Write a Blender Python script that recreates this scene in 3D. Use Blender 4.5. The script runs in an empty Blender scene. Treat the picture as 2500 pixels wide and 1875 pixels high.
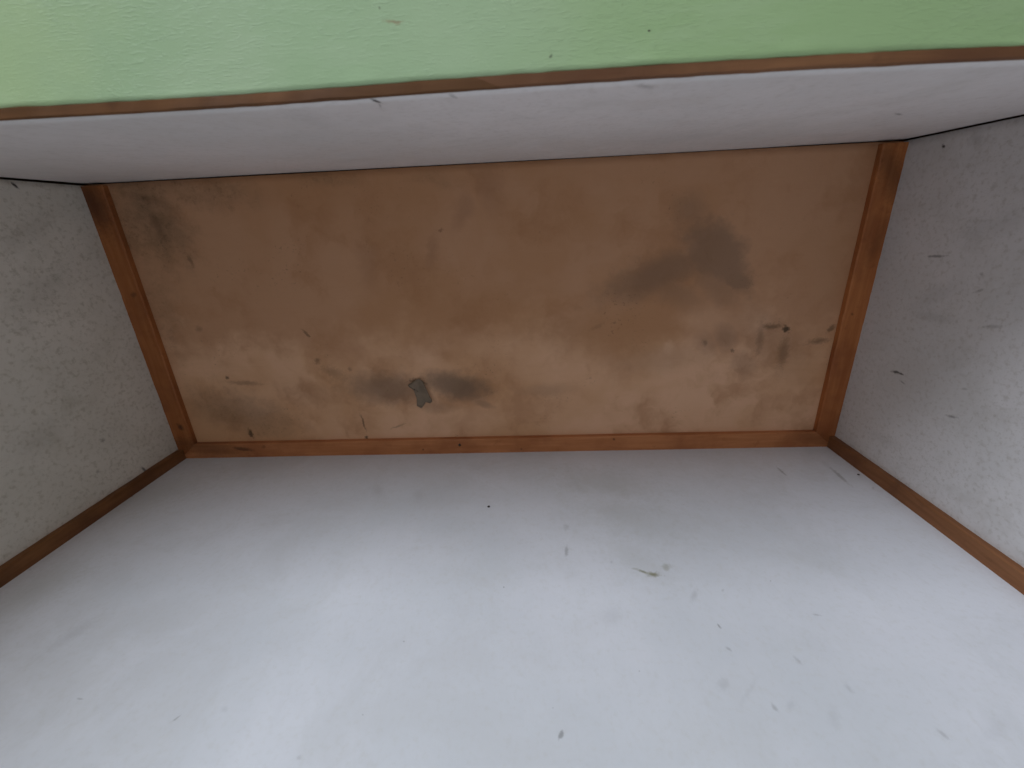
import bpy, bmesh, math, random
from mathutils import Vector, Matrix, noise
random.seed(4)
S = bpy.context.scene
COL = S.collection
Z0 = 1.45            # the phone is held 1.45 m above the floor; cupboard measures are taken from it

# ---------------------------------------------------------------- camera
cam = bpy.data.cameras.new('camera')
cam_ob = bpy.data.objects.new('camera', cam)
COL.objects.link(cam_ob)
cam.sensor_width = 36.0
cam.lens = 15.217
cam.clip_start = 0.01
cam.clip_end = 100
cam.dof.use_dof = True
cam.dof.focus_distance = 0.62
cam.dof.aperture_fstop = 5.6
M = Matrix(((0.9985411, 0.0268814, 0.0468300),
            (0.0419959, -0.9317719, -0.3606070),
            (0.0339413, 0.3620476, -0.9315415))).to_4x4()
M.translation = Vector((0, 0, Z0))
cam_ob.matrix_world = M
S.camera = cam_ob

# ---------------------------------------------------------------- light
world = bpy.data.worlds.new('World')
S.world = world
world.use_nodes = True
bg = world.node_tree.nodes['Background']
bg.inputs['Color'].default_value = (1.0, 0.96, 0.93, 1)
bg.inputs['Strength'].default_value = 0.58

def area(name, loc, target, w, h, power, color):
    l = bpy.data.lights.new(name, 'AREA')
    l.shape = 'RECTANGLE'; l.size = w; l.size_y = h
    l.energy = power; l.color = color
    o = bpy.data.objects.new(name, l); COL.objects.link(o)
    o.location = loc
    d = Vector(target) - Vector(loc)
    o.rotation_euler = d.to_track_quat('-Z', 'Y').to_euler()
    return o
area('window_light', (-1.45, -2.4, 0.90), (0.1, 0.43, 1.6), 1.2, 1.5, 62, (0.84, 0.91, 1.0))

S.view_settings.view_transform = 'Standard'
S.view_settings.look = 'None'
S.view_settings.gamma = 1
S.view_settings.exposure = 0.05
S.view_settings.use_curve_mapping = False
S.render.engine = 'CYCLES'
S.cycles.max_bounces = 10
S.cycles.diffuse_bounces = 8

# ---------------------------------------------------------------- marks on the surfaces
# each: centre (2), matrix to the unit ellipse (4), strength, softness; metres from the camera
CEIL_GREY = [
   (0.3134, 0.0738, 9.7892, 10.6522, -17.6955, 17.3854, 0.7, 0.4),
   (0.3498, 0.117, 33.409, 8.7428, -23.9057, 57.5121, 0.7, 0.35),
   (0.303, 0.0979, 8.7819, 10.5148, -26.1592, 23.4713, 0.4, 0.5),
   (0.2203, 0.1032, 10.1269, -4.4913, 10.4441, 31.0307, 0.65, 0.7),
   (0.2357, 0.1245, 14.9475, 6.2914, -20.3603, 39.4492, 0.4, 0.7),
   (0.2623, 0.0032, 39.9134, -4.1612, -1.7898, 42.2051, 0.4, 0.8),
   (0.3366, 0.1049, 13.0242, 13.0218, -41.3531, 42.1032, 0.5, 0.5),
   (-0.2805, 0.2991, 13.7133, 3.0798, -3.9202, 34.1492, 0.8, 0.7),
   (-0.1429, 0.2973, 16.8584, 4.8389, -10.0357, 38.8262, 1.0, 0.6),
   (-0.1174, 0.3061, 34.3433, 22.1913, -46.3686, 65.609, 0.6, 0.6),
   (-0.1969, 0.3374, 23.8925, 4.6748, -9.8413, 76.7272, 0.35, 0.7),
   (-0.0967, 0.3362, 49.0505, 20.8074, -60.6218, 132.312, 0.5, 0.6),
   (0.348, 0.217, 51.4059, -6.8526, -1.6083, 48.8519, 0.45, 0.7),
   (0.3863, 0.2679, 46.544, -6.8593, -1.3237, 43.1495, 0.3, 0.7),
   (0.4329, 0.2321, 10.348, 7.3539, -19.1994, 22.2352, 0.22, 0.8),
   (0.0262, 0.3097, 23.7285, -0.3082, 0.208, 81.0277, 0.3, 0.7),
   (-0.5876, 0.3451, 9.2573, 4.3323, -6.7822, 26.5973, 0.35, 0.8),
   (0.2385, 0.2544, -15.2606, 2.6728, -3.0115, -39.5788, 0.22, 0.8),
   (0.3147, 0.2305, 55.4995, -6.5111, -1.6937, 52.4965, 0.3, 0.8),
   (-0.6346, -0.0239, 10.0039, 15.4382, -22.6377, 16.431, 0.35, 0.9),
   (-0.4322, 0.3045, 14.895, 6.0549, -12.0373, 47.9887, 0.15, 0.9),
]
CEIL_DARK = [
   (0.4246, 0.2001, 58.3141, -13.2411, 7.1042, 236.6061, 0.65, 0.9),
   (0.4508, 0.206, 179.4021, -32.5119, -5.726, 170.5529, 1.0, 0.5),
   (0.4079, 0.2223, -5.9613, 43.7583, -175.6523, 11.5841, 0.4, 0.9),
   (0.4537, 0.2493, -8.8283, 35.3557, -132.9009, -2.5776, 0.42, 0.9),
   (0.5117, 0.23, 66.6449, -22.9471, 29.0985, 224.4294, 0.6, 0.9),
   (0.528, 0.2078, 83.4769, -94.1033, 216.7964, 163.4597, 0.6, 0.6),
   (0.3629, 0.2424, 305.2967, -42.2814, -9.1115, 286.5891, 0.6, 0.5),
   (0.3117, 0.2261, 203.8479, -23.687, -6.272, 193.2321, 0.45, 0.7),
   (0.1188, 0.1906, -67.8306, 40.702, -147.7304, -248.6408, 0.2, 0.8),
   (-0.5917, 0.0491, 40.9588, 98.6135, -265.186, 73.0919, 0.5, 0.7),
   (-0.6151, 0.1702, 187.308, 58.8562, -6.3722, 189.802, 0.35, 0.8),
   (-0.4139, 0.1848, 71.7804, 84.3795, -321.3401, 267.4508, 0.6, 0.5),
   (-0.4047, 0.239, 186.3268, 38.9582, -5.5969, 181.2579, 0.5, 0.7),
   (-0.3792, 0.2616, 46.3971, 25.4014, -45.1336, 103.491, 0.35, 0.8),
   (-0.3454, 0.2565, 279.2807, 50.4984, -8.1166, 268.8454, 0.4, 0.7),
   (-0.589, 0.2672, 270.4799, 78.1462, -7.7027, 261.8965, 0.8, 0.5),
   (-0.5586, 0.2791, 33.1039, 10.7572, -21.6997, 255.5189, 0.4, 0.7),
   (-0.5741, 0.387, 52.0207, 97.1677, -224.2544, 62.664, 0.9, 0.5),
   (-0.3379, 0.3705, 21.4341, 60.3559, -560.0767, 94.5645, 0.7, 0.5),
   (-0.3379, 0.4042, 262.854, 43.7272, -5.6291, 237.1976, 0.9, 0.5),
   (-0.2695, 0.3799, 76.177, -15.6574, 179.1129, 480.8334, 0.4, 0.7),
   (-0.2184, 0.2861, 68.406, 18.121, -32.7313, 170.8786, 0.8, 0.5),
   (-0.6324, -0.0527, 23.6649, 15.4014, -39.9653, 139.3449, 0.3, 0.9),
   (-0.631, -0.0108, 19.04, 47.4057, -120.4281, 33.0465, 0.3, 0.9),
]
CEIL_RED = [
   (-0.1416, 0.0164, 255.6826, 25.5593, -11.2309, 273.4531, 0.8, 0.7),
   (-0.1102, -0.0125, -7.5688, 32.8258, -79.0722, -24.115, 0.35, 0.9),
   (-0.2769, 0.0621, 1.0196, 27.7128, -55.878, -4.4679, 0.25, 0.9),
   (-0.0623, -0.0452, 3.924, 28.7788, -52.7644, 8.2605, 0.3, 0.9),
   (-0.163, 0.0475, -10.8994, 38.3509, -100.4613, -37.8212, 0.3, 0.9),
]
CEIL_LIGHT = [
   (0.2502, 0.2354, 100.7369, -8.8419, -3.0465, 95.3514, 0.7, 0.7),
   (-0.1378, 0.3644, 10.3033, 0.5664, 0.3303, 38.3114, 0.5, 0.9),
   (0.0226, 0.2612, 9.9292, 1.4091, -4.6731, 27.1812, 0.35, 0.9),
   (-0.0662, 0.2248, 12.7839, 2.2669, -6.0309, 37.0592, 0.35, 0.9),
   (0.3132, 0.1838, 22.6922, -2.7044, -1.658, 48.2485, 0.3, 0.9),
   (0.0925, 0.353, 11.0883, 0.4992, -3.9162, 39.1499, 0.3, 0.9),
]
FRONT_DARK = [
   (0.0448, 0.5275, 241.5434, -19.8713, -2.6763, -162.4225, 0.3, 0.8),
   (0.041, 0.4775, -8.7268, -93.3342, -445.0012, 55.8218, 0.6, 0.6),
   (0.1875, 0.4005, -52.9924, -98.6124, -284.7415, 183.9012, 0.3, 0.9),
   (0.2001, 0.359, 181.9117, -295.4693, -802.8525, -178.1544, 0.9, 0.5),
   (0.4334, 0.6695, 74.0049, -77.6548, -437.8846, -19.6325, 0.7, 0.6),
   (0.521, 0.6538, 37.7674, -43.7425, -317.9913, 15.4042, 0.7, 0.7),
   (0.5216, 0.6908, 72.8227, -71.2278, -141.2976, -22.0403, 0.2, 0.9),
   (0.314, 0.3731, 220.3467, -175.0923, -221.9039, -671.1031, 0.5, 0.7),
   (0.1988, 0.3313, 222.8827, -247.456, -499.1951, -404.138, 0.5, 0.7),
   (0.2623, 0.3188, 134.067, -200.4448, -509.7901, -193.0806, 0.35, 0.7),
   (0.1781, 0.2936, 187.711, -77.0804, 1.1305, -187.3069, 0.25, 0.9),
   (0.2157, 0.2723, 170.3502, -320.7999, -541.9762, -145.2635, 0.5, 0.7),
   (0.2317, 0.2749, 264.5293, -145.0115, 2.1616, -273.6266, 0.2, 0.9),
   (0.3465, 0.2517, 127.8419, -221.494, -409.2085, -184.5704, 0.45, 0.7),
   (0.294, 0.29, 127.3243, -234.8258, -445.2683, -73.1836, 0.3, 0.8),
   (0.0168, 0.2476, -81.0911, -253.2639, -569.8385, 272.0745, 0.9, 0.5),
   (0.0842, 0.3714, 104.6975, -18.6999, -0.1361, -90.3169, 0.14, 0.9),
   (0.0994, 0.4568, 542.7207, -96.9345, -3.9373, -403.8867, 0.35, 0.8),
   (0.2632, 0.2639, 16.718, -114.2798, -202.3499, 94.2965, 0.14, 0.9),
   (0.3917, 0.2549, 118.1503, -112.176, 1.2609, -125.9545, 0.15, 0.9),
   (-0.0426, 0.4153, 1064.6831, 54.2955, -4.8742, -860.0319, 0.8, 0.5),
   (-0.1499, 0.3397, 1063.0426, 285.5383, 1.5004, -995.7857, 0.6, 0.5),
   (-0.3472, 0.2584, 136.364, 213.6021, 827.1543, -716.9119, 0.7, 0.5),
   (-0.4607, 0.2751, 264.7104, 212.3463, -174.2154, -1290.3536, 0.5, 0.7),
   (-0.1682, 0.2634, 1238.7051, 443.4758, 11.8592, -1366.4517, 0.6, 0.5),
   (-0.2121, 0.2274, 479.5125, 239.963, 6.9616, -579.2015, 0.35, 0.8),
   (-0.545, 0.3447, 23.4111, 38.9559, 107.3283, -46.6961, 0.2, 0.9),
   (-0.2743, 0.6286, 101.2621, 33.1223, -1.5575, -61.2974, 0.2, 0.9),
   (-0.1983, 0.6121, 125.1905, 29.6622, -1.8472, -76.8322, 0.16, 0.9),
   (-0.7177, 0.6232, 463.3079, 411.2552, -7.0329, -294.0165, 0.6, 0.5),
   (-0.7233, 0.4526, 124.0156, 116.4573, -119.6885, -509.3038, 0.35, 0.8),
   (-0.3055, 0.2664, 358.001, 239.6146, 3.2948, -397.3063, 0.2, 0.9),
   (-0.2523, 0.2664, -28.0689, -111.4328, -258.5398, -46.2829, 0.06, 0.9),
   (0.1001, 0.3066, 1656.0873, -391.0995, 7.6872, -1620.051, 0.7, 0.5),
   (0.0114, 0.2707, 1523.5743, -83.1401, 13.2241, -1625.2672, 0.5, 0.5),
   (-0.0728, 0.6869, 12.935, -0.1174, -10.2414, -36.0222, 0.07, 0.9),
   (0.2901, 0.3346, 35.9778, -45.9581, -57.4202, -35.1423, 0.08, 0.9),
   (0.1988, 0.2868, -34.2314, -42.3283, -395.788, 421.2055, 0.12, 0.9),
   (0.2246, 0.4082, 602.3212, -246.7576, -2.4574, -480.0062, 0.3, 0.5),
   (0.2887, 0.4227, 890.2743, -451.9015, -4.5263, -687.7704, 0.4, 0.5),
   (0.5498, 0.6153, 549.4991, -393.0777, -8.1752, -312.315, 0.4, 0.5),
]
FRONT_OLIVE = [
   (0.1373, 0.4388, 113.5064, -62.7184, -212.1239, -347.2918, 0.8, 0.8),
   (0.148, 0.4345, 111.3466, -42.4029, -52.4993, -245.2607, 0.9, 0.8),
   (0.1681, 0.4472, 209.0734, -61.1345, -1.3945, -156.9491, 0.45, 0.9),
   (0.1276, 0.4444, 181.5891, -62.5955, -105.8141, -476.4985, 0.4, 0.9),
   (0.1308, 0.6371, 12.9175, -3.3658, -7.6352, -26.5355, 0.16, 0.9),
   (0.1403, 0.5512, 13.2566, -5.4568, -12.7708, -23.1237, 0.12, 0.9),
   (-0.687, 0.6307, 8.8021, 9.1949, 11.5863, -12.6337, 0.16, 0.9),
   (-0.6596, 0.415, 12.5548, 19.9476, 29.1101, -11.5453, 0.16, 0.9),
   (0.1334, 0.4606, 18.5199, -11.9188, -32.0319, -34.6342, 0.12, 0.9),
]
FRONT_LIGHT = [
   (0.3124, 0.2624, 88.497, -158.2638, -700.5407, -216.2668, 0.8, 0.7),
   (0.3062, 0.4169, 40.392, -25.8618, -58.0624, -318.3631, 0.3, 0.9),
   (0.1462, 0.28, 21.656, -94.1032, -372.2642, 35.2032, 0.35, 0.9),
   (0.1419, 0.2298, 154.0504, -217.5906, -285.8178, -262.506, 0.6, 0.9),
]
LEFT_DARK = [
   (-0.0714, 0.6546, 167.4376, 144.9175, 288.731, -320.8438, 1.0, 0.6),
   (0.3237, 0.6243, 122.2104, 291.9115, 282.4036, -154.1737, 0.4, 0.8),
   (0.4107, 0.671, 159.4997, 0.7993, 72.1919, -382.5653, 0.8, 0.6),
   (-0.0093, 0.6442, 5.1758, -21.8301, -64.3009, -32.4231, 0.14, 0.9),
   (0.0724, 0.633, 4.0891, -16.2783, -38.6069, -17.1337, 0.12, 0.9),
   (0.2762, 0.5387, 0.124, -32.6003, -48.4301, -2.017, 0.12, 0.9),
   (0.1183, 0.5883, 33.4712, 80.8873, 73.308, -17.8074, 0.12, 0.9),
   (0.3682, 0.5956, 167.371, 400.171, 370.6495, -238.3123, 0.3, 0.5),
]
RIGHT_DARK = [
   (-0.0648, 0.6909, -138.94, -391.5428, 494.469, 65.4603, 1.0, 0.6),
   (0.0772, 0.6529, -28.3044, -72.1295, 606.7923, -67.5443, 0.6, 0.7),
   (0.2541, 0.6629, -18.7074, -119.1052, 444.2657, -97.0555, 0.9, 0.6),
   (0.2535, 0.6536, 14.794, -192.4355, 679.6321, -25.8391, 0.9, 0.6),
   (0.265, 0.6464, 88.1291, -189.4287, 777.1856, 218.8696, 0.5, 0.7),
   (0.281, 0.5571, -15.0983, -138.1203, 601.4685, -133.7951, 0.5, 0.7),
   (0.093, 0.5817, -148.5545, -415.5119, 435.9711, -53.4295, 0.35, 0.8),
   (0.1132, 0.5775, -117.7355, -157.9405, 478.7455, -259.614, 0.4, 0.8),
   (0.1526, 0.5474, -35.6078, -90.3623, 420.0221, -117.9493, 0.3, 0.8),
   (0.1589, 0.6303, -5.1623, -36.6311, 172.6582, -9.9338, 0.15, 0.9),
   (0.1262, 0.6307, -21.0355, -21.8043, 75.4507, -50.4395, 0.12, 0.9),
   (-0.0672, 0.6456, -41.7928, -117.006, 137.8263, 20.0811, 0.2, 0.9),
   (0.034, 0.5848, -15.0723, -22.1764, 67.3047, -22.5662, 0.12, 0.9),
   (0.3655, 0.6464, 6.3786, -36.8416, 120.544, -11.6541, 0.12, 0.9),
   (0.2387, 0.5533, -57.265, -242.606, 779.8929, -217.3026, 0.3, 0.8),
]
BAND_DARK = [
   (-0.1108, 0.3741, 251.9777, 106.729, -406.7972, 145.5707, 1.0, 0.6),
   (-0.112, 0.3862, 248.5548, 187.0496, -1188.7247, -186.1296, 0.4, 0.8),
   (-0.0515, 0.3581, 1264.7182, 209.6792, -74.7265, 343.1274, 1.0, 0.5),
   (-0.053, 0.3737, 274.6907, 76.1727, -423.5936, 170.1993, 0.35, 0.8),
   (0.0886, 0.3779, 163.0558, -36.1639, -122.6868, 223.0934, 0.3, 0.9),
   (0.3982, 0.5488, 288.321, -216.2553, -146.518, 273.2515, 0.5, 0.7),
   (-0.1799, 0.4131, 52.7428, 29.0011, -58.8914, 14.0193, 0.08, 0.9),
   (0.1813, 0.6212, 10.6086, -3.2786, -2.142, 17.3367, 0.07, 0.9),
]
GREEN_DARK = [
   (-0.087, -0.1269, 152.1853, 21.5458, -59.6961, 1114.9847, 0.75, 0.6),
   (-0.0847, -0.1253, 436.1307, -47.865, 203.7339, 1948.8554, 0.6, 0.6),
   (-0.0967, -0.1351, 1570.4035, 243.6411, -107.7514, 1986.2245, 0.6, 0.5),
   (0.0838, -0.1109, 1153.6952, -79.9864, -73.6462, 1392.4457, 1.0, 0.5),
   (0.0184, -0.1007, 363.9857, -484.2601, 1138.5296, 1212.1516, 0.7, 0.5),
   (0.0654, -0.1258, 2180.9509, -104.1742, -145.5617, 2685.5194, 0.4, 0.5),
   (0.1717, -0.1019, 2190.2248, -382.4671, -136.0686, 2593.0247, 0.3, 0.5),
]
BATTEN_DARK = [
   (-0.1474, 0.4194, 385.4089, 33.2193, -7.8585, 341.8508, 1.0, 0.5),
   (-0.5935, 0.4177, 47.2019, 17.9301, -34.4513, 223.4092, 0.7, 0.7),
   (-0.2218, 0.4272, 533.5252, 62.6082, -10.6789, 473.2481, 0.7, 0.5),
   (0.1558, 0.4131, 447.4871, -18.9959, -9.2621, 392.578, 0.7, 0.5),
   (-0.0253, 0.4306, 544.2654, 18.6671, -10.8054, 477.8562, 0.5, 0.5),
   (-0.7059, 0.3655, 87.0107, 112.3031, -187.7636, 110.1099, 0.7, 0.7),
   (0.5505, 0.1806, 435.2008, -101.5063, -14.4679, 416.0597, 0.5, 0.5),
   (-0.5464, 0.4135, 259.0516, 66.3098, -5.3572, 234.4757, 0.4, 0.8),
   (-0.6629, 0.4135, 15.1587, 6.7204, -10.7965, 54.6495, 0.5, 0.9),
   (-0.6775, 0.0074, 8.4904, 18.4423, -52.0535, 18.0346, 0.35, 0.9),
   (-0.7205, -0.049, 10.2827, 23.4432, -41.0013, 13.7451, 0.6, 0.9),
   (0.5564, -0.04, 4.6536, 18.2405, -59.4772, 34.2122, 0.5, 0.9),
   (0.5371, 0.4206, 26.2498, -3.4775, -8.5873, 72.5924, 0.3, 0.9),
   (0.5615, 0.0683, -13.7533, 33.5219, -125.7469, -21.5664, 0.3, 0.9),
   (-0.7054, 0.1019, 193.3276, 72.0935, -7.3734, 203.0982, 0.5, 0.8),
]
CEIL_MOULD_SHADE = [
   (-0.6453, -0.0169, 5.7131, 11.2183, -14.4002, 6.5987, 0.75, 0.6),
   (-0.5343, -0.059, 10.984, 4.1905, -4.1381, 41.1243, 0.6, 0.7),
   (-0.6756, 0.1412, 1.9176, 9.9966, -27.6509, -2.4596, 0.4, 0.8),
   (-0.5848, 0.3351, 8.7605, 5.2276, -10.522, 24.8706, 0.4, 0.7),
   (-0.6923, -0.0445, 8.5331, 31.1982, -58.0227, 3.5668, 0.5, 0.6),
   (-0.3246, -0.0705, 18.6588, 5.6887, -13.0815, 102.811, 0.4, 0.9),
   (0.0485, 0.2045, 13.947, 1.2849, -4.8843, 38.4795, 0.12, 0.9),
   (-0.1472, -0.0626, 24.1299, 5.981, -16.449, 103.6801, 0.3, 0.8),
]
FLAKE = [(-0.2148, 0.2782), (-0.2081, 0.2812), (-0.2045, 0.2888), (-0.1993, 0.3062), (-0.1932, 0.3248), (-0.1984, 0.3305), (-0.2072, 0.3283), (-0.2138, 0.3379), (-0.2178, 0.3408), (-0.2254, 0.3357), (-0.224, 0.32), (-0.2283, 0.3006), (-0.2294, 0.2948), (-0.2359, 0.2965), (-0.2371, 0.2917), (-0.2235, 0.2836)]

# ---------------------------------------------------------------- node helpers
class NT:
    def __init__(self, mat):
        mat.use_nodes = True
        self.t = mat.node_tree; self.n = self.t.nodes; self.l = self.t.links
        self.b = self.n['Principled BSDF']
    def node(self, typ, **kw):
        nd = self.n.new(typ)
        for k, v in kw.items(): setattr(nd, k, v)
        return nd
    def put(self, sock, v):
        if isinstance(v, bpy.types.NodeSocket): self.l.new(v, sock)
        else: sock.default_value = v
    def math(self, op, a, b=None, c=None, clamp=False):
        nd = self.node('ShaderNodeMath', operation=op, use_clamp=clamp)
        for i, v in enumerate((a, b, c)):
            if v is not None: self.put(nd.inputs[i], v)
        return nd.outputs[0]
    def vmath(self, op, a, b=None, scale=None):
        nd = self.node('ShaderNodeVectorMath', operation=op)
        self.put(nd.inputs[0], a)
        if b is not None: self.put(nd.inputs[1], b)
        if scale is not None: self.put(nd.inputs['Scale'], scale)
        return nd.outputs['Value' if op in ('DOT_PRODUCT', 'LENGTH') else 'Vector']
    def noise(self, P, scale, detail=4, rough=0.55, dist=0.0, color=False):
        nd = self.node('ShaderNodeTexNoise')
        self.put(nd.inputs['Vector'], P)
        nd.inputs['Scale'].default_value = scale; nd.inputs['Detail'].default_value = detail
        nd.inputs['Roughness'].default_value = rough; nd.inputs['Distortion'].default_value = dist
        return nd.outputs['Color' if color else 'Fac']
    def ramp(self, v, a, b, lo=0.0, hi=1.0):
        nd = self.node('ShaderNodeMapRange', interpolation_type='SMOOTHSTEP')
        for i, x in enumerate((v, a, b, lo, hi)): self.put(nd.inputs[i], x)
        return nd.outputs[0]
    def mix(self, f, a, b):
        nd = self.node('ShaderNodeMix', data_type='RGBA')
        self.put(nd.inputs[0], f)
        self.put(nd.inputs[6], a if isinstance(a, bpy.types.NodeSocket) else (*a, 1))
        self.put(nd.inputs[7], b if isinstance(b, bpy.types.NodeSocket) else (*b, 1))
        return nd.outputs[2]
    def scaled(self, P, s):
        return self.vmath('MULTIPLY', P, s)
    def bump(self, hgt, strength, dist, normal=None):
        nd = self.node('ShaderNodeBump')
        self.put(nd.inputs['Height'], hgt)
        nd.inputs['Strength'].default_value = strength; nd.inputs['Distance'].default_value = dist
        if normal: self.l.new(normal, nd.inputs['Normal'])
        return nd.outputs[0]

def mark_group():
    g = bpy.data.node_groups.new('stain', 'ShaderNodeTree')
    I = g.interface
    for nm, ty in (('P', 'NodeSocketVector'), ('Wobble', 'NodeSocketFloat'), ('Centre', 'NodeSocketVector'),
                   ('RowA', 'NodeSocketVector'), ('RowB', 'NodeSocketVector'), ('Amount', 'NodeSocketFloat'),
                   ('Inner', 'NodeSocketFloat'), ('Outer', 'NodeSocketFloat'), ('Acc', 'NodeSocketFloat')):
        I.new_socket(nm, in_out='INPUT', socket_type=ty)
    I.new_socket('Mask', in_out='OUTPUT', socket_type='NodeSocketFloat')
    n, l = g.nodes, g.links
    gi = n.new('NodeGroupInput'); go = n.new('NodeGroupOutput')
    def vm(op, a, b):
        x = n.new('ShaderNodeVectorMath'); x.operation = op
        l.new(a, x.inputs[0]); l.new(b, x.inputs[1])
        return x.outputs['Value' if op == 'DOT_PRODUCT' else 'Vector']
    def ma(op, a, b=None):
        x = n.new('ShaderNodeMath'); x.operation = op
        l.new(a, x.inputs[0])
        if b is not None: l.new(b, x.inputs[1])
        return x.outputs[0]
    d = vm('SUBTRACT', gi.outputs['P'], gi.outputs['Centre'])
    u = vm('DOT_PRODUCT', d, gi.outputs['RowA']); v = vm('DOT_PRODUCT', d, gi.outputs['RowB'])
    r = ma('SQRT', ma('ADD', ma('MULTIPLY', u, u), ma('MULTIPLY', v, v)))
    r = ma('MULTIPLY', r, gi.outputs['Wobble'])
    mr = n.new('ShaderNodeMapRange'); mr.interpolation_type = 'SMOOTHSTEP'
    l.new(r, mr.inputs[0]); l.new(gi.outputs['Outer'], mr.inputs[1]); l.new(gi.outputs['Inner'], mr.inputs[2])
    mr.inputs[3].default_value = 0; mr.inputs[4].default_value = 1
    m = ma('MAXIMUM', ma('MULTIPLY', mr.outputs[0], gi.outputs['Amount']), gi.outputs['Acc'])
    l.new(m, go.inputs[0])
    return g
STAIN = mark_group()

def marks(T, P, wob, data, axes):
    acc = None
    for (cx, cy, a, b, c, d, amt, soft) in data:
        nd = T.node('ShaderNodeGroup', node_tree=STAIN)
        T.put(nd.inputs['P'], P); T.put(nd.inputs['Wobble'], wob)
        def vec(p, q):
            v = [0, 0, 0]; v[axes[0]] = p; v[axes[1]] = q; return v
        nd.inputs['Centre'].default_value = vec(cx, cy)
        nd.inputs['RowA'].default_value = vec(a, b)
        nd.inputs['RowB'].default_value = vec(c, d)
        nd.inputs['Amount'].default_value = amt
        nd.inputs['Inner'].default_value = max(0.0, 1 - soft); nd.inputs['Outer'].default_value = 1 + soft
        if acc is not None: T.put(nd.inputs['Acc'], acc)
        acc = nd.outputs[0]
    return acc

def place_coords(T, origin):
    tc = T.node('ShaderNodeTexCoord').outputs['Object']
    return T.vmath('ADD', tc, tuple(Vector(origin) - Vector((0, 0, Z0))))

# ---------------------------------------------------------------- mesh helpers
def link(name, bm, mat, parent=None, origin=None, smooth=False):
    """origin: world point the object sits at (its own mesh is stored around it)"""
    if origin is None:
        cs = [v.co for v in bm.verts]
        lo = Vector([min(c[i] for c in cs) for i in range(3)]); hi = Vector([max(c[i] for c in cs) for i in range(3)])
        origin = (lo + hi) / 2
    origin = Vector(origin)
    for v in bm.verts: v.co -= origin
    bmesh.ops.recalc_face_normals(bm, faces=bm.faces)
    me = bpy.data.meshes.new(name); bm.to_mesh(me); bm.free()
    for pz in me.polygons: pz.use_smooth = smooth
    o = bpy.data.objects.new(name, me); COL.objects.link(o)
    o.location = origin
    if parent is not None:
        o.parent = parent; o.location = origin - Vector(parent.location)
    if mat: me.materials.append(mat(origin) if callable(mat) else mat)
    return o

def tag(o, label, cat, group=None):
    o['label'] = label; o['category'] = cat; o['kind'] = 'thing'
    if group: o['group'] = group
    return o

def V(x, y, z): return Vector((x, y, z + Z0))

def loft(ring0, ring1, n, jitter=0.0, seed=0.0, freq=40.0, skip=()):
    """solid between two matching cross sections, its edges slightly uneven"""
    bm = bmesh.new(); rings = []
    k = len(ring0); c0 = sum(ring0, Vector()) / k
    L = (ring1[0] - ring0[0]).length
    for i in range(n + 1):
        t = i / n; r = []
        for j in range(k):
            p = ring0[j].lerp(ring1[j], t)
            if jitter and j not in skip:
                q = Vector((t * L * freq, j * 0.37 + seed, seed * 3.1))
                cc = c0.lerp(sum(ring1, Vector()) / k, t)
                dd = (p - cc).normalized()
                p = p + dd * (noise.noise(q) + 0.5 * noise.noise(q * 3.7)) * jitter
            r.append(bm.verts.new(p))
        rings.append(r)
    for i in range(n):
        for j in range(k):
            bm.faces.new((rings[i][j], rings[i][(j + 1) % k], rings[i + 1][(j + 1) % k], rings[i + 1][j]))
    bm.faces.new(rings[0]); bm.faces.new(list(reversed(rings[-1])))
    return bm

def panel(p00, p10, p11, p01, outward, thick, nx=40, ny=40, warp=0.0, seed=0.0, wf=2.5):
    """a board: its seen face is the quad, its thickness goes outward"""
    bm = bmesh.new(); out = Vector(outward).normalized()
    F, B = [], []
    for i in range(nx + 1):
        f, b = [], []
        for j in range(ny + 1):
            s, t = i / nx, j / ny
            p = p00.lerp(p10, s).lerp(p01.lerp(p11, s), t)
            w = noise.noise(p * wf + Vector((seed, seed, seed))) * warp
            f.append(bm.verts.new(p + out * w)); b.append(bm.verts.new(p + out * thick))
        F.append(f); B.append(b)
    for i in range(nx):
        for j in range(ny):
            bm.faces.new((F[i][j], F[i + 1][j], F[i + 1][j + 1], F[i][j + 1]))
            bm.faces.new((B[i][j], B[i][j + 1], B[i + 1][j + 1], B[i + 1][j]))
    for i in range(nx):
        bm.faces.new((F[i][0], B[i][0], B[i + 1][0], F[i + 1][0])); bm.faces.new((F[i][ny], F[i + 1][ny], B[i + 1][ny], B[i][ny]))
    for j in range(ny):
        bm.faces.new((F[0][j], F[0][j + 1], B[0][j + 1], B[0][j])); bm.faces.new((F[nx][j], B[nx][j], B[nx][j + 1], F[nx][j + 1]))
    return bm

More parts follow.
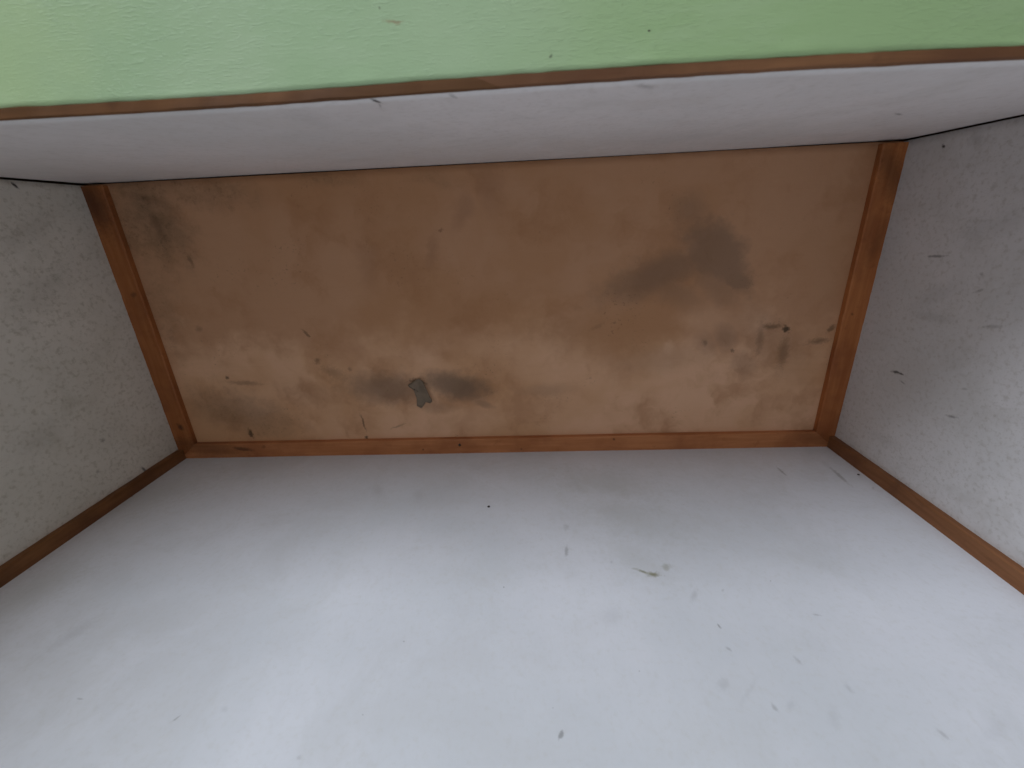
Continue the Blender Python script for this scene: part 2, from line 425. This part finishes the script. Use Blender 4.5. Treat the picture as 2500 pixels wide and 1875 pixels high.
# ---------------------------------------------------------------- materials
def mat_white(name, base, axes, dark, olive=None, light=None, mottle=0.25, mcol=(0.42, 0.40, 0.34), speck=0.0, rough=0.5, darkcol=(0.07, 0.066, 0.06)):
    def make(origin):
        m = bpy.data.materials.new(name); T = NT(m)
        P = place_coords(T, origin)
        Pn = T.vmath('ADD', P, T.scaled(T.vmath('SUBTRACT', T.noise(P, 130, 3, color=True), (0.5, 0.5, 0.5)), (0.002, 0.002, 0.002)))
        wob = T.ramp(T.noise(P, 260, 4, 0.7), 0.2, 0.8, 0.6, 1.55)
        big = T.noise(P, 3.2, 5, 0.6); mid = T.noise(P, 17, 6, 0.65); fine = T.noise(P, 150, 4, 0.6)
        c = T.mix(T.ramp(big, 0.35, 0.7), base, tuple(x * y for x, y in zip(base, (0.88, 0.895, 0.89))))
        c = T.mix(T.math('MULTIPLY', T.ramp(T.noise(P, 8, 6, 0.7, 0.6), 0.46, 0.66), 0.5), c, tuple(x * y for x, y in zip(base, (0.85, 0.85, 0.83))))
        c = T.mix(T.math('MULTIPLY', T.ramp(mid, 0.5, 0.78), mottle), c, mcol)
        c = T.mix(T.math('MULTIPLY', T.ramp(fine, 0.48, 0.72), min(1.0, mottle * 1.3)), c, mcol)
        if speck:
            sp = T.math('MULTIPLY', T.ramp(T.noise(P, 330, 3, 0.6), 0.56, 0.7), T.ramp(T.noise(P, 9, 5, 0.65), 0.36, 0.6))
            c = T.mix(T.math('MULTIPLY', sp, speck), c, (0.18, 0.16, 0.12))
        if light: c = T.mix(marks(T, Pn, wob, light, axes), c, (0.86, 0.87, 0.9))
        if olive: c = T.mix(marks(T, P, T.ramp(T.noise(P, 120, 4, 0.7), 0.25, 0.75, 0.6, 1.5), olive, axes), c, (0.22, 0.215, 0.13))
        if dark: c = T.mix(marks(T, Pn, wob, dark, axes), c, darkcol)
        T.put(T.b.inputs['Base Color'], c)
        T.put(T.b.inputs['Roughness'], T.ramp(mid, 0.3, 0.7, rough, rough + 0.2))
        T.b.inputs['Specular IOR Level'].default_value = 0.35
        st = T.vmath('MULTIPLY', P, (1.0, 1.0, 0.35) if axes != (0, 1) else (0.4, 1, 1))
        nb = T.bump(T.noise(st, 230, 5, 0.6), 0.25, 0.0006)
        nb = T.bump(T.noise(P, 30, 3, 0.5), 0.22, 0.003, nb)
        T.put(T.b.inputs['Normal'], nb)
        return m
    return make

def mat_ceiling(origin):
    m = bpy.data.materials.new('stained_plywood'); T = NT(m)
    P = place_coords(T, origin)
    warpv = T.scaled(T.vmath('SUBTRACT', T.noise(P, 22, 5, 0.65, color=True), (0.5, 0.5, 0.5)), (0.045, 0.045, 0.0))
    Pw = T.vmath('ADD', P, warpv)
    Pn = T.vmath('ADD', P, T.scaled(T.vmath('SUBTRACT', T.noise(P, 90, 3, color=True), (0.5, 0.5, 0.5)), (0.008, 0.008, 0.0)))
    wobS = T.ramp(T.noise(P, 30, 5, 0.7), 0.2, 0.8, 0.75, 1.3)
    wob = T.ramp(T.noise(P, 260, 4, 0.7), 0.2, 0.8, 0.6, 1.5)
    big = T.noise(Pw, 4.2, 4, 0.55, 0.2); mid = T.noise(Pw, 11, 5, 0.6)
    grain = T.noise(T.vmath('MULTIPLY', P, (6.0, 70.0, 1.0)), 3.0, 5, 0.6)
    pale, tan, brown = CPAL
    c = T.mix(T.ramp(big, 0.38, 0.66), pale, tan)
    c = T.mix(T.math('MULTIPLY', T.ramp(mid, 0.48, 0.72), 0.55), c, brown)
    # the back half of the sheet is browner, with an uneven edge
    yv = T.node('ShaderNodeSeparateXYZ'); T.put(yv.inputs[0], T.vmath('ADD', P, T.scaled(T.vmath('SUBTRACT', T.noise(P, 7, 5, 0.6, color=True), (0.5, 0.5, 0.5)), (0.0, 0.32, 0.0))))
    back_brown = T.ramp(yv.outputs[1], 0.27, 0.16)
    c = T.mix(T.math('MULTIPLY', back_brown, CBACK), c, brown)
    c = T.mix(T.math('MULTIPLY', T.ramp(grain, 0.5, 0.8), 0.10), c, brown)
    c = T.mix(marks(T, Pw, wobS, CEIL_LIGHT, (0, 1)), c, pale)
    c = T.mix(T.math('MULTIPLY', marks(T, Pw, wobS, CEIL_RED, (0, 1)), 0.6), c, (0.12, 0.045, 0.028))
    c = T.mix(T.math('MULTIPLY', marks(T, T.vmath('ADD', P, T.scaled(warpv, (0.35, 0.35, 0))), wobS, CEIL_GREY, (0, 1)), 0.70), c, (0.125, 0.092, 0.070))
    # mildew in the left rear corner, also painting in the dimmer light there
    mc = T.math('MULTIPLY', T.math('MULTIPLY', marks(T, Pw, wobS, CEIL_MOULD_SHADE, (0, 1)), T.ramp(T.noise(P, 34, 6, 0.75), 0.36, 0.62, 0.35, 1.0)), 0.62)
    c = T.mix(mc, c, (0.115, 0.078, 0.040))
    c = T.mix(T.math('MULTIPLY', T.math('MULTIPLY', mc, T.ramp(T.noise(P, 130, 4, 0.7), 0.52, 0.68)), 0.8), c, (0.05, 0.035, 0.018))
    # fine mould specks
    sp = T.math('MULTIPLY', T.ramp(T.noise(P, 210, 3, 0.6), 0.60, 0.74), T.ramp(T.noise(P, 9, 3, 0.6), 0.5, 0.7))
    c = T.mix(T.math('MULTIPLY', sp, 0.5), c, (0.07, 0.05, 0.03))
    c = T.mix(T.math('MULTIPLY', marks(T, Pn, wob, CEIL_DARK, (0, 1)), 0.85), c, (0.035, 0.024, 0.014))
    T.put(T.b.inputs['Base Color'], c)
    T.put(T.b.inputs['Roughness'], T.ramp(mid, 0.3, 0.7, 0.62, 0.8))
    T.b.inputs['Specular IOR Level'].default_value = 0.25
    nb = T.bump(grain, 0.15, 0.0006)
    nb = T.bump(T.noise(P, 26, 4, 0.55), 0.3, 0.004, nb)
    T.put(T.b.inputs['Normal'], nb)
    return m

def mat_wood(name, c0, c1, c2, axis=0, dark=None, rough=0.5, gscale=1.0):
    """grain runs along the given axis"""
    def make(origin):
        m = bpy.data.materials.new(name); T = NT(m)
        P = place_coords(T, origin)
        s = [60.0 * gscale] * 3; s[axis] = 5.0
        Pg = T.vmath('MULTIPLY', P, tuple(s))
        g = T.noise(Pg, 1.6, 6, 0.65, 0.4); big = T.noise(P, 9, 4, 0.6); sm = T.noise(P, 45, 4, 0.6)
        c = T.mix(T.ramp(g, 0.32, 0.68), c0, c1)
        c = T.mix(T.math('MULTIPLY', T.ramp(big, 0.42, 0.68), 0.65), c, c2)
        c = T.mix(T.math('MULTIPLY', T.ramp(sm, 0.58, 0.75), 0.45), c, c2)
        if dark:
            wob = T.ramp(T.noise(P, 200, 4, 0.7), 0.2, 0.8, 0.7, 1.4)
            c = T.mix(marks(T, P, wob, dark, (0, 1)), c, (0.03, 0.012, 0.006))
        T.put(T.b.inputs['Base Color'], c)
        T.put(T.b.inputs['Roughness'], T.ramp(g, 0.3, 0.7, rough, rough + 0.18))
        T.b.inputs['Specular IOR Level'].default_value = 0.3
        T.put(T.b.inputs['Normal'], T.bump(g, 0.35, 0.0007))
        return m
    return make

def mat_green(origin):
    m = bpy.data.materials.new('brushed_green_paint'); T = NT(m)
    P = place_coords(T, origin)
    Pn = T.vmath('ADD', P, T.scaled(T.vmath('SUBTRACT', T.noise(P, 150, 3, color=True), (0.5, 0.5, 0.5)), (0.004, 0.004, 0.0)))
    wob = T.ramp(T.noise(P, 500, 4, 0.7), 0.2, 0.8, 0.6, 1.6)
    rot = T.node('ShaderNodeMapping'); T.put(rot.inputs['Vector'], P)
    rot.inputs['Scale'].default_value = (0.32, 1.5, 1.0)
    B = rot.outputs[0]
    big = T.noise(P, 5.5, 3, 0.5); mid = T.noise(B, 34, 5, 0.6)
    c = T.mix(T.ramp(big, 0.36, 0.66), GPAL[0], GPAL[1])
    xs = T.node('ShaderNodeSeparateXYZ'); T.put(xs.inputs[0], P)
    # light from the left is painted in: the right-hand part is deeper green
    xn = T.math('ADD', xs.outputs[0], T.math('MULTIPLY', T.math('SUBTRACT', T.noise(P, 9, 4, 0.6), 0.5), 0.22))
    c = T.mix(T.ramp(xn, -0.06, 0.16), c, GPAL[2])
    c = T.mix(T.ramp(xn, -0.27, -0.40), c, GPAL[3])
    c = T.mix(T.math('MULTIPLY', T.ramp(mid, 0.45, 0.75), 0.18), c, GPAL[4])
    c = T.mix(T.math('MULTIPLY', marks(T, Pn, wob, GREEN_DARK[:2], (0, 1)), 0.8), c, (0.27, 0.15, 0.08))
    c = T.mix(marks(T, Pn, wob, GREEN_DARK[2:], (0, 1)), c, (0.04, 0.035, 0.025))
    T.put(T.b.inputs['Base Color'], c)
    T.b.inputs['Roughness'].default_value = 0.6
    T.b.inputs['Specular IOR Level'].default_value = 0.45
    br = T.noise(B, 480, 5, 0.62, 0.3)
    ridge = T.ramp(br, 0.50, 0.66)
    patch = T.ramp(T.noise(P, 14, 3, 0.6), 0.38, 0.6, 0.25, 1.0)
    hgt = T.math('ADD', T.math('MULTIPLY', ridge, patch), T.math('MULTIPLY', T.noise(P, 620, 3, 0.6), 0.35))
    nb = T.bump(hgt, 0.55, 0.00034)
    nb = T.bump(T.noise(B, 70, 4, 0.55), 0.2, 0.0008, nb)
    T.put(T.b.inputs['Normal'], nb)
    return m

def mat_plain(name, col, rough=0.6):
    def make(origin):
        m = bpy.data.materials.new(name); T = NT(m)
        P = T.node('ShaderNodeTexCoord').outputs['Object']
        n = T.noise(P, 40, 4, 0.6)
        c = T.mix(T.ramp(n, 0.35, 0.65), col, tuple(x * 0.8 for x in col))
        T.put(T.b.inputs['Base Color'], c); T.b.inputs['Roughness'].default_value = rough
        return m
    return make

CPAL = ((0.72, 0.44, 0.28), (0.58, 0.325, 0.175), (0.38, 0.182, 0.083))
CBACK = 0.6
GPAL = ((0.39, 0.53, 0.325), (0.35, 0.505, 0.29), (0.33, 0.49, 0.24), (0.40, 0.55, 0.29), (0.50, 0.62, 0.43))

# ---------------------------------------------------------------- the cupboard's corners (level with the batten undersides)
H = 0.7537; T_B = 0.011; HC = H + T_B
A = Vector((-0.7307, -0.0802)); B_ = Vector((0.5722, -0.0835)); C_ = Vector((0.5737, 0.4387)); D_ = Vector((-0.7275, 0.4370))
LOW = -1.45                                    # floor level
def line(p, slope, z):                         # nearly plumb corners: y leans a little with z
    return V(p.x, p.y + slope * (z - H), z)

# floor
link('floor', panel(V(-3, -4, LOW), V(3, -4, LOW), V(3, 1, LOW), V(-3, 1, LOW), (0, 0, -1), 0.1, 4, 4),
     mat_plain('pale_floor', (0.60, 0.585, 0.56), 0.5))['kind'] = 'structure'

# ceiling sheet
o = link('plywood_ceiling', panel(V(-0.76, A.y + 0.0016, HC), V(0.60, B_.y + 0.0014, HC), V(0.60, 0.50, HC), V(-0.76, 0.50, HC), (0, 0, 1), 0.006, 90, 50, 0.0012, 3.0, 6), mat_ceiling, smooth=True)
tag(o, 'brown water-stained plywood ceiling sheet with grey damp patches, framed by battens', 'ceiling panel')
ceiling = o

# added slabs behind and above the boards: block light so seams stay dark
DARKW = mat_wood('dark_blocker_wood', (0.05, 0.03, 0.018), (0.035, 0.02, 0.012), (0.02, 0.012, 0.008), 2)
def slab(name, x0, x1, y0, y1, z0, z1):
    o = link(name, panel(V(x0, y0, z0), V(x0, y1, z0), V(x0, y1, z1), V(x0, y0, z1), (1, 0, 0), x1 - x0, 2, 2), DARKW)
    o['kind'] = 'structure'
slab('seam_blocker', -0.81, -0.7445, -0.30, 0.52, LOW, 0.80)
slab('seam_blocker', 0.5875, 0.66, -0.30, 0.52, LOW, 0.80)
slab('top_blocker', -0.84, 0.70, -0.32, 0.56, 0.803, 0.83)

# front wall (the big pale board filling the lower half of the picture)
def wall_xz(y_top_l, y_top_r, yl, yr): pass
fl0, fr0 = Vector((D_.x, D_.y)), Vector((C_.x, C_.y))
def ext(p, q, t): return p + (q - p) * t
dl, dr = ext(fr0, fl0, 1.06), ext(fl0, fr0, 1.06)
o = link('wall_panel', panel(line(dl, 0.0105, 0.80), line(dr, 0.0105, 0.80), line(dr, 0.0105, LOW), line(dl, 0.0105, LOW), (0, 1, 0), 0.012, 60, 90, 0.0012, 7.0, 3),
         mat_white('front_white_paint', (0.68, 0.70, 0.755), (0, 2), [m[:6] + (m[6] * 0.62, m[7]) for m in FRONT_DARK], FRONT_OLIVE, None, 0.16, (0.52, 0.52, 0.50), darkcol=(0.15, 0.15, 0.15)), smooth=True)
tag(o, 'large bright pale wall board with small dirt smudges, below the stained ceiling', 'wall panel', 'painted boards lining the cupboard')
front = o

# side walls
def side(pa, pb, sa, sb, sgn, gap):
    a = pa + (pb - pa).normalized() * gap; b = ext(pa, pb, 1.02)
    return panel(line(a, sa, 0.80), line(b, sb, 0.80), line(b, sb, LOW), line(a, sa, LOW), (sgn, 0, 0), 0.012, 50, 90, 0.001, 11.0 * sgn, 3)
o = link('wall_panel', side(A, D_, 0.012, 0.0, -1, 0.0035),
         mat_white('left_dull_white_paint', (0.66, 0.635, 0.575), (1, 2), LEFT_DARK, None, None, 0.5, (0.40, 0.38, 0.31), 0.25, 0.6), smooth=True)
tag(o, 'dim yellowish-grey wall board with fine mottling, at the left of the stained ceiling', 'wall panel', 'painted boards lining the cupboard')
o = link('wall_panel', side(B_, C_, 0.008, 0.0, 1, 0.0022),
         mat_white('right_dull_white_paint', (0.66, 0.65, 0.66), (1, 2), RIGHT_DARK, None, None, 0.45, (0.45, 0.43, 0.41), 0.2, 0.6), smooth=True)
tag(o, 'grey-white wall board with dark scuffs, at the right of the stained ceiling', 'wall panel', 'painted boards lining the cupboard')

# ---------------------------------------------------------------- header board over the opening: white face, raw brown lower edge
YB = -0.0818; ZL = 0.369; TH = 0.0062
GAP = 0.0035
def bow(x):                                     # the lower edge is not quite straight
    return 0.004 * math.sin(2 * math.pi * (x + 0.39) / 0.73) - 0.0055 * math.sin(math.pi * (x + 0.39) / 0.73) - 0.0005
def header():
    bm = bmesh.new()
    def yb(x, z):                              # follows the leaning corners and bows a little
        lean = 0.046 if x < -0.08 else 0.0226
        s = (x - A.x) / (B_.x - A.x)
        y = A.y + (B_.y - A.y) * s
        lean = 0.040 * (1 - s) + 0.020 * s
        return y + lean * (z - H) * 0.25 + noise.noise(Vector((x * 3, z * 3, 5))) * 0.0012
    x0, x1 = A.x - 0.012, B_.x + 0.0115; z0, z1 = ZL, HC + 0.02
    nx, nz = 110, 40; rr = 0.001
    F, Bk = [], []
    for i in range(nx + 1):
        f, b = [], []
        for j in range(nz + 1):
            x = x0 + (x1 - x0) * i / nx
            zb = z0 + bow(x)
            ztop = z1
            dx = min(x - x0, x1 - x)
            if dx < rr: ztop = z1 - rr + math.sqrt(max(0, rr * rr - (rr - dx) ** 2))
            z = zb + (ztop - zb) * (j / nz) ** 0.9
            rim = min(ztop - z, dx + 0.0005)
            rnd = 0.0022 * max(0.0, 1 - rim / 0.004) ** 2
            y = yb(x, z)
            f.append(bm.verts.new(V(x, y - rnd, z))); b.append(bm.verts.new(V(x, y - TH, z)))
        F.append(f); Bk.append(b)
    for i in range(nx):
        for j in range(nz):
            bm.faces.new((F[i][j], F[i + 1][j], F[i + 1][j + 1], F[i][j + 1]))
            bm.faces.new((Bk[i][j], Bk[i][j + 1], Bk[i + 1][j + 1], Bk[i + 1][j]))
        bm.faces.new((F[i][0], Bk[i][0], Bk[i + 1][0], F[i + 1][0])); bm.faces.new((F[i][nz], F[i + 1][nz], Bk[i + 1][nz], Bk[i][nz]))
    for j in range(nz):
        bm.faces.new((F[0][j], F[0][j + 1], Bk[0][j + 1], Bk[0][j])); bm.faces.new((F[nx][j], Bk[nx][j], Bk[nx][j + 1], F[nx][j + 1]))
    return bm, yb
bm, yb = header()
hd = bpy.data.objects.new('header_board', None); COL.objects.link(hd); hd.location = V((A.x + B_.x) / 2, YB, ZL)
hd.empty_display_size = 0.05
link('board_face', bm, mat_white('header_white_paint', (0.78, 0.75, 0.745), (0, 2), BAND_DARK, None, None, 0.16, (0.46, 0.42, 0.38), 0.0, 0.5), hd, smooth=True)
tag(hd, 'narrow pinkish-white board with a bare brown lower edge, between the green paint and the ceiling', 'board')

def edge_strip(xa, xb, n, seed, cut0, cut1):
    """bare edge of the board, a lipping glued under it"""
    bm = bmesh.new(); rings = []
    for i in range(n + 1):
        t = i / n
        r = []
        zt = ZL - 0.0003 + 0.0016 * 0
        for (dy, dz, w) in ((-0.0002, 0, 0), (0.0006, -0.0035, 1), (-0.0008, -0.0048, 1), (-TH - 0.0008, -0.0048, 1), (-TH - 0.0012, -0.0038, 0), (-TH - 0.0012, 0, 0)):
            k = cut0 * dy * (1 - t) ** 40 + cut1 * dy * t ** 40
            x = xa + (xb - xa) * t + k
            zb = bow(x)
            j = noise.noise(Vector((x * 60 + seed, dy * 300, seed))) * 0.00045 + noise.noise(Vector((x * 14, dy * 200, seed))) * 0.0005
            r.append(bm.verts.new(V(x, yb(x, ZL) + dy + j * w, ZL + zb + dz - (0.0012 if dz == 0 else 0) * 0 + j * w)))
        rings.append(r)
    k = 6
    for i in range(n):
        for j in range(k): bm.faces.new((rings[i][j], rings[i][(j + 1) % k], rings[i + 1][(j + 1) % k], rings[i + 1][j]))
    bm.faces.new(rings[0]); bm.faces.new(list(reversed(rings[-1])))
    return bm
XJ = -0.016
link('edge_strip', edge_strip(A.x + GAP, XJ, 160, 1.0, 0, 2.6), mat_wood('bare_edge_yellow_brown', (0.18, 0.078, 0.028), (0.12, 0.052, 0.017), (0.08, 0.032, 0.012), 0), hd)
link('edge_strip', edge_strip(XJ - 0.0002, B_.x - GAP, 160, 2.0, 2.6, 0), mat_wood('bare_edge_light_brown', (0.21, 0.098, 0.043), (0.15, 0.066, 0.028), (0.10, 0.040, 0.018), 0), hd)

# ---------------------------------------------------------------- green lintel behind the header board
def lintel():
    bm = bmesh.new(); n = 420
    prof_len = 26
    y_end = -0.30; z_s = ZL - 0.0035
    rows = []
    xa, xb = -0.80, 0.66
    for i in range(n + 1):
        x = xa + (xb - xa) * i / n
        e = noise.noise(Vector((x * 55, 1, 0))) * 0.0006 + noise.noise(Vector((x * 17, 4, 0))) * 0.0007
        lump = max(0.0, noise.noise(Vector((x * 30, 9, 0)))) * 0.0012
        ye = yb(x, ZL) - TH - 0.0006 + e
        zz = z_s + bow(x)
        r = [bm.verts.new(V(x, -0.125, 0.80)), bm.verts.new(V(x, -0.125, 0.392)), bm.verts.new(V(x, ye - 0.001, 0.392)),
             bm.verts.new(V(x, ye, zz + 0.0006)), bm.verts.new(V(x, ye - 0.0008, zz - 0.0010 - lump))]
        for k in range(1, prof_len):
            t = k / prof_len
            y = ye - 0.0025 - (ye - 0.0025 - y_end) * t ** 1.5
            r.append(bm.verts.new(V(x, y, zz - 0.0008 - lump * max(0, 1 - k / 3) + noise.noise(Vector((x * 7, y * 7, 0))) * 0.0014)))
        r += [bm.verts.new(V(x, y_end, z_s)), bm.verts.new(V(x, y_end, 0.80))]
        rows.append(r)
    k = len(rows[0])
    for i in range(n):
        for j in range(k): bm.faces.new((rows[i][j], rows[i][(j + 1) % k], rows[i + 1][(j + 1) % k], rows[i + 1][j]))
    bm.faces.new(rows[0]); bm.faces.new(list(reversed(rows[-1])))
    return bm
o = link('lintel', lintel(), mat_green, smooth=True)
tag(o, 'light green brush-painted plaster lintel along the top of the photo', 'lintel')

# ---------------------------------------------------------------- battens
def cb(o2, dirn, w, side_at_edge=True): pass
def batten_rings(p0, p1, inward, up, w, t, ch=0.0012, end0=None, end1=None):
    """flat batten lying against a surface: p0-p1 outer edge of its seen face, inward = its width direction, up = towards the surface"""
    rs = []
    for p, e in ((p0, end0), (p1, end1)):
        m = e if e is not None else Vector((0, 0, 0))      # mitre: shift of the inner edge along the length
        i = inward * w
        rs.append([p, p + (i + m) * (1 - ch * 1.4 / w), p + (i + m) + up * ch * 1.1, p + (i + m) + up * t, p + up * t])
    return rs
ux, uy, uz = Vector((1, 0, 0)), Vector((0, 1, 0)), Vector((0, 0, 1))
WB = 0.0315
GRP = 'brown wooden battens covering the inside corners'
fd = (Vector((C_.x, C_.y, 0)) - Vector((D_.x, D_.y, 0))).normalized()
def v2(p, z=H): return V(p.x, p.y, z)
# front batten runs between the two side battens
inw_f = Vector((fd.y, -fd.x, 0)); 
r = batten_rings(v2(D_) + fd * 0.0005, v2(C_) - fd * 0.0005, inw_f, uz, WB, T_B, end0=fd * 0.0362, end1=-fd * 0.0362)
fb = link('ceiling_batten', loft(r[0], r[1], 200, 0.0007, 2.0, 30, skip=(3, 4)), mat_wood('reddish_batten', (0.52, 0.215, 0.088), (0.43, 0.165, 0.062), (0.29, 0.098, 0.036), 0, BATTEN_DARK))
tag(fb, 'long reddish-brown batten with black nail, under the front edge of the stained ceiling', 'batten', GRP)
ld = (Vector((D_.x, D_.y, 0)) - Vector((A.x, A.y, 0))).normalized()
a0 = v2(A) + ld * 0.0045
r = batten_rings(a0, v2(D_), Vector((ld.y, -ld.x, 0)), uz, 0.0365, T_B, end1=-ld * 0.0315)
lb = link('ceiling_batten', loft(r[0], r[1], 140, 0.0010, 5.0, 30, skip=(3, 4)), mat_wood('dark_batten', (0.37, 0.135, 0.042), (0.29, 0.098, 0.028), (0.17, 0.052, 0.017), 1, BATTEN_DARK))
tag(lb, 'dark red-brown batten along the dim left edge of the stained ceiling', 'batten', GRP)
rd = (Vector((C_.x, C_.y, 0)) - Vector((B_.x, B_.y, 0))).normalized()
r = batten_rings(v2(B_) + rd * 0.0045, v2(C_), Vector((-rd.y, rd.x, 0)), uz, 0.0360, T_B, end1=-rd * 0.0315)
rb = link('ceiling_batten', loft(r[0], r[1], 140, 0.0010, 8.0, 30, skip=(3, 4)), mat_wood('orange_batten', (0.47, 0.175, 0.056), (0.37, 0.125, 0.038), (0.23, 0.070, 0.024), 1, BATTEN_DARK))
tag(rb, 'orange-brown batten along the right edge of the stained ceiling', 'batten', GRP)

# upright battens in the two front corners, fixed to the side walls
def upright(corner, sgn, w, t, seed):
    def ring(z):
        c = line(corner, 0.0105, z); wl = c.copy()
        k = 0.0012
        x = wl.x
        pts = [(x, c.y + 0.002), (x + sgn * t, c.y + 0.002), (x + sgn * t, c.y - w + k), (x + sgn * (t - k), c.y - w), (x, c.y - w)]
        return [Vector((px, py, c.z)) for px, py in pts]
    return loft(ring(H - 0.0004), ring(LOW), 260, 0.0007, seed, 26, skip=(0, 1))
ulb = link('corner_batten', upright(D_, 1, 0.0215, 0.0105, 3.0), mat_wood('dark_corner_batten', (0.22, 0.098, 0.034), (0.16, 0.066, 0.022), (0.09, 0.034, 0.012), 2))
tag(ulb, 'dark brown upright batten in the left corner, running down to the picture edge', 'batten', GRP)
urb = link('corner_batten', upright(C_, -1, 0.0235, 0.0105, 6.0), mat_wood('brown_corner_batten', (0.25, 0.108, 0.044), (0.19, 0.077, 0.030), (0.125, 0.048, 0.02), 2))
tag(urb, 'mid brown upright batten in the right corner, running down to the picture edge', 'batten', GRP)

# ---------------------------------------------------------------- small things: nails, peeled veneer
def nail(p, nrm, r, parent, col=(0.03, 0.028, 0.026)):
    bm = bmesh.new(); nrm = Vector(nrm).normalized()
    q = nrm.to_track_quat('Z', 'Y').to_matrix()
    prof = [(0.0, 0.0009), (0.6, 0.0008), (1.0, 0.0004), (1.0, -0.002)]
    rings = [[bm.verts.new(p + q @ Vector((r * a * math.cos(k * math.pi / 6), r * a * math.sin(k * math.pi / 6), hh))) for k in range(12)] for a, hh in prof[1:]]
    top = bm.verts.new(p + nrm * prof[0][1])
    for k in range(12):
        bm.faces.new((top, rings[0][k], rings[0][(k + 1) % 12]))
        for a in range(2): bm.faces.new((rings[a][k], rings[a + 1][k], rings[a + 1][(k + 1) % 12], rings[a][(k + 1) % 12]))
    bm.faces.new(rings[2])
    return link('nail', bm, mat_plain('nail_iron', col, 0.5), parent, smooth=True)
nail(V(-0.1474, 0.4175, H - 0.0003), (0, 0, -1), 0.0021, fb)
nail(V(-0.0758, 0.4358, 0.5795), (0, -1, 0), 0.0022, front)
nail(V(0.5540, 0.4370, 0.655), (0, -1, 0), 0.0020, front)

def flake():
    bm = bmesh.new()
    cx = sum(q[0] for q in FLAKE) / len(FLAKE); cy = sum(q[1] for q in FLAKE) / len(FLAKE)
    N = len(FLAKE); K = 5; lo, hi = [], []
    for lay, store in ((0.0, lo), (0.0007, hi)):
        for k in range(1, K + 1):
            t = k / K
            row = []
            for (x, y) in FLAKE:
                px, py = cx + (x - cx) * t, cy + (y - cy) * t
                s = (px - cx) * 0.9 - (py - cy) * 0.35
                hang = 0.0012 + 0.0030 * max(0.0, s / 0.012) ** 2 + 0.0008 * noise.noise(Vector((px * 150, py * 150, 1)))
                row.append(bm.verts.new(V(px, py, HC - hang - 0.0004 + lay)))
            store.append(row)
        c = bm.verts.new(V(cx, cy, HC - 0.0016 + lay)); store.append(c)
    for st in (lo, hi):
        c = st[-1]; rows = st[:-1]
        for j in range(N):
            bm.faces.new((c, rows[0][j], rows[0][(j + 1) % N]))
            for k in range(K - 1): bm.faces.new((rows[k][j], rows[k + 1][j], rows[k + 1][(j + 1) % N], rows[k][(j + 1) % N]))
    for j in range(N): bm.faces.new((lo[K - 1][j], hi[K - 1][j], hi[K - 1][(j + 1) % N], lo[K - 1][(j + 1) % N]))
    return bm
o = link('peeled_veneer', flake(), mat_plain('damp_veneer', (0.22, 0.165, 0.115), 0.7), ceiling, smooth=True)
o['label'] = 'dark curled flake of peeling veneer beside the grey damp patch'
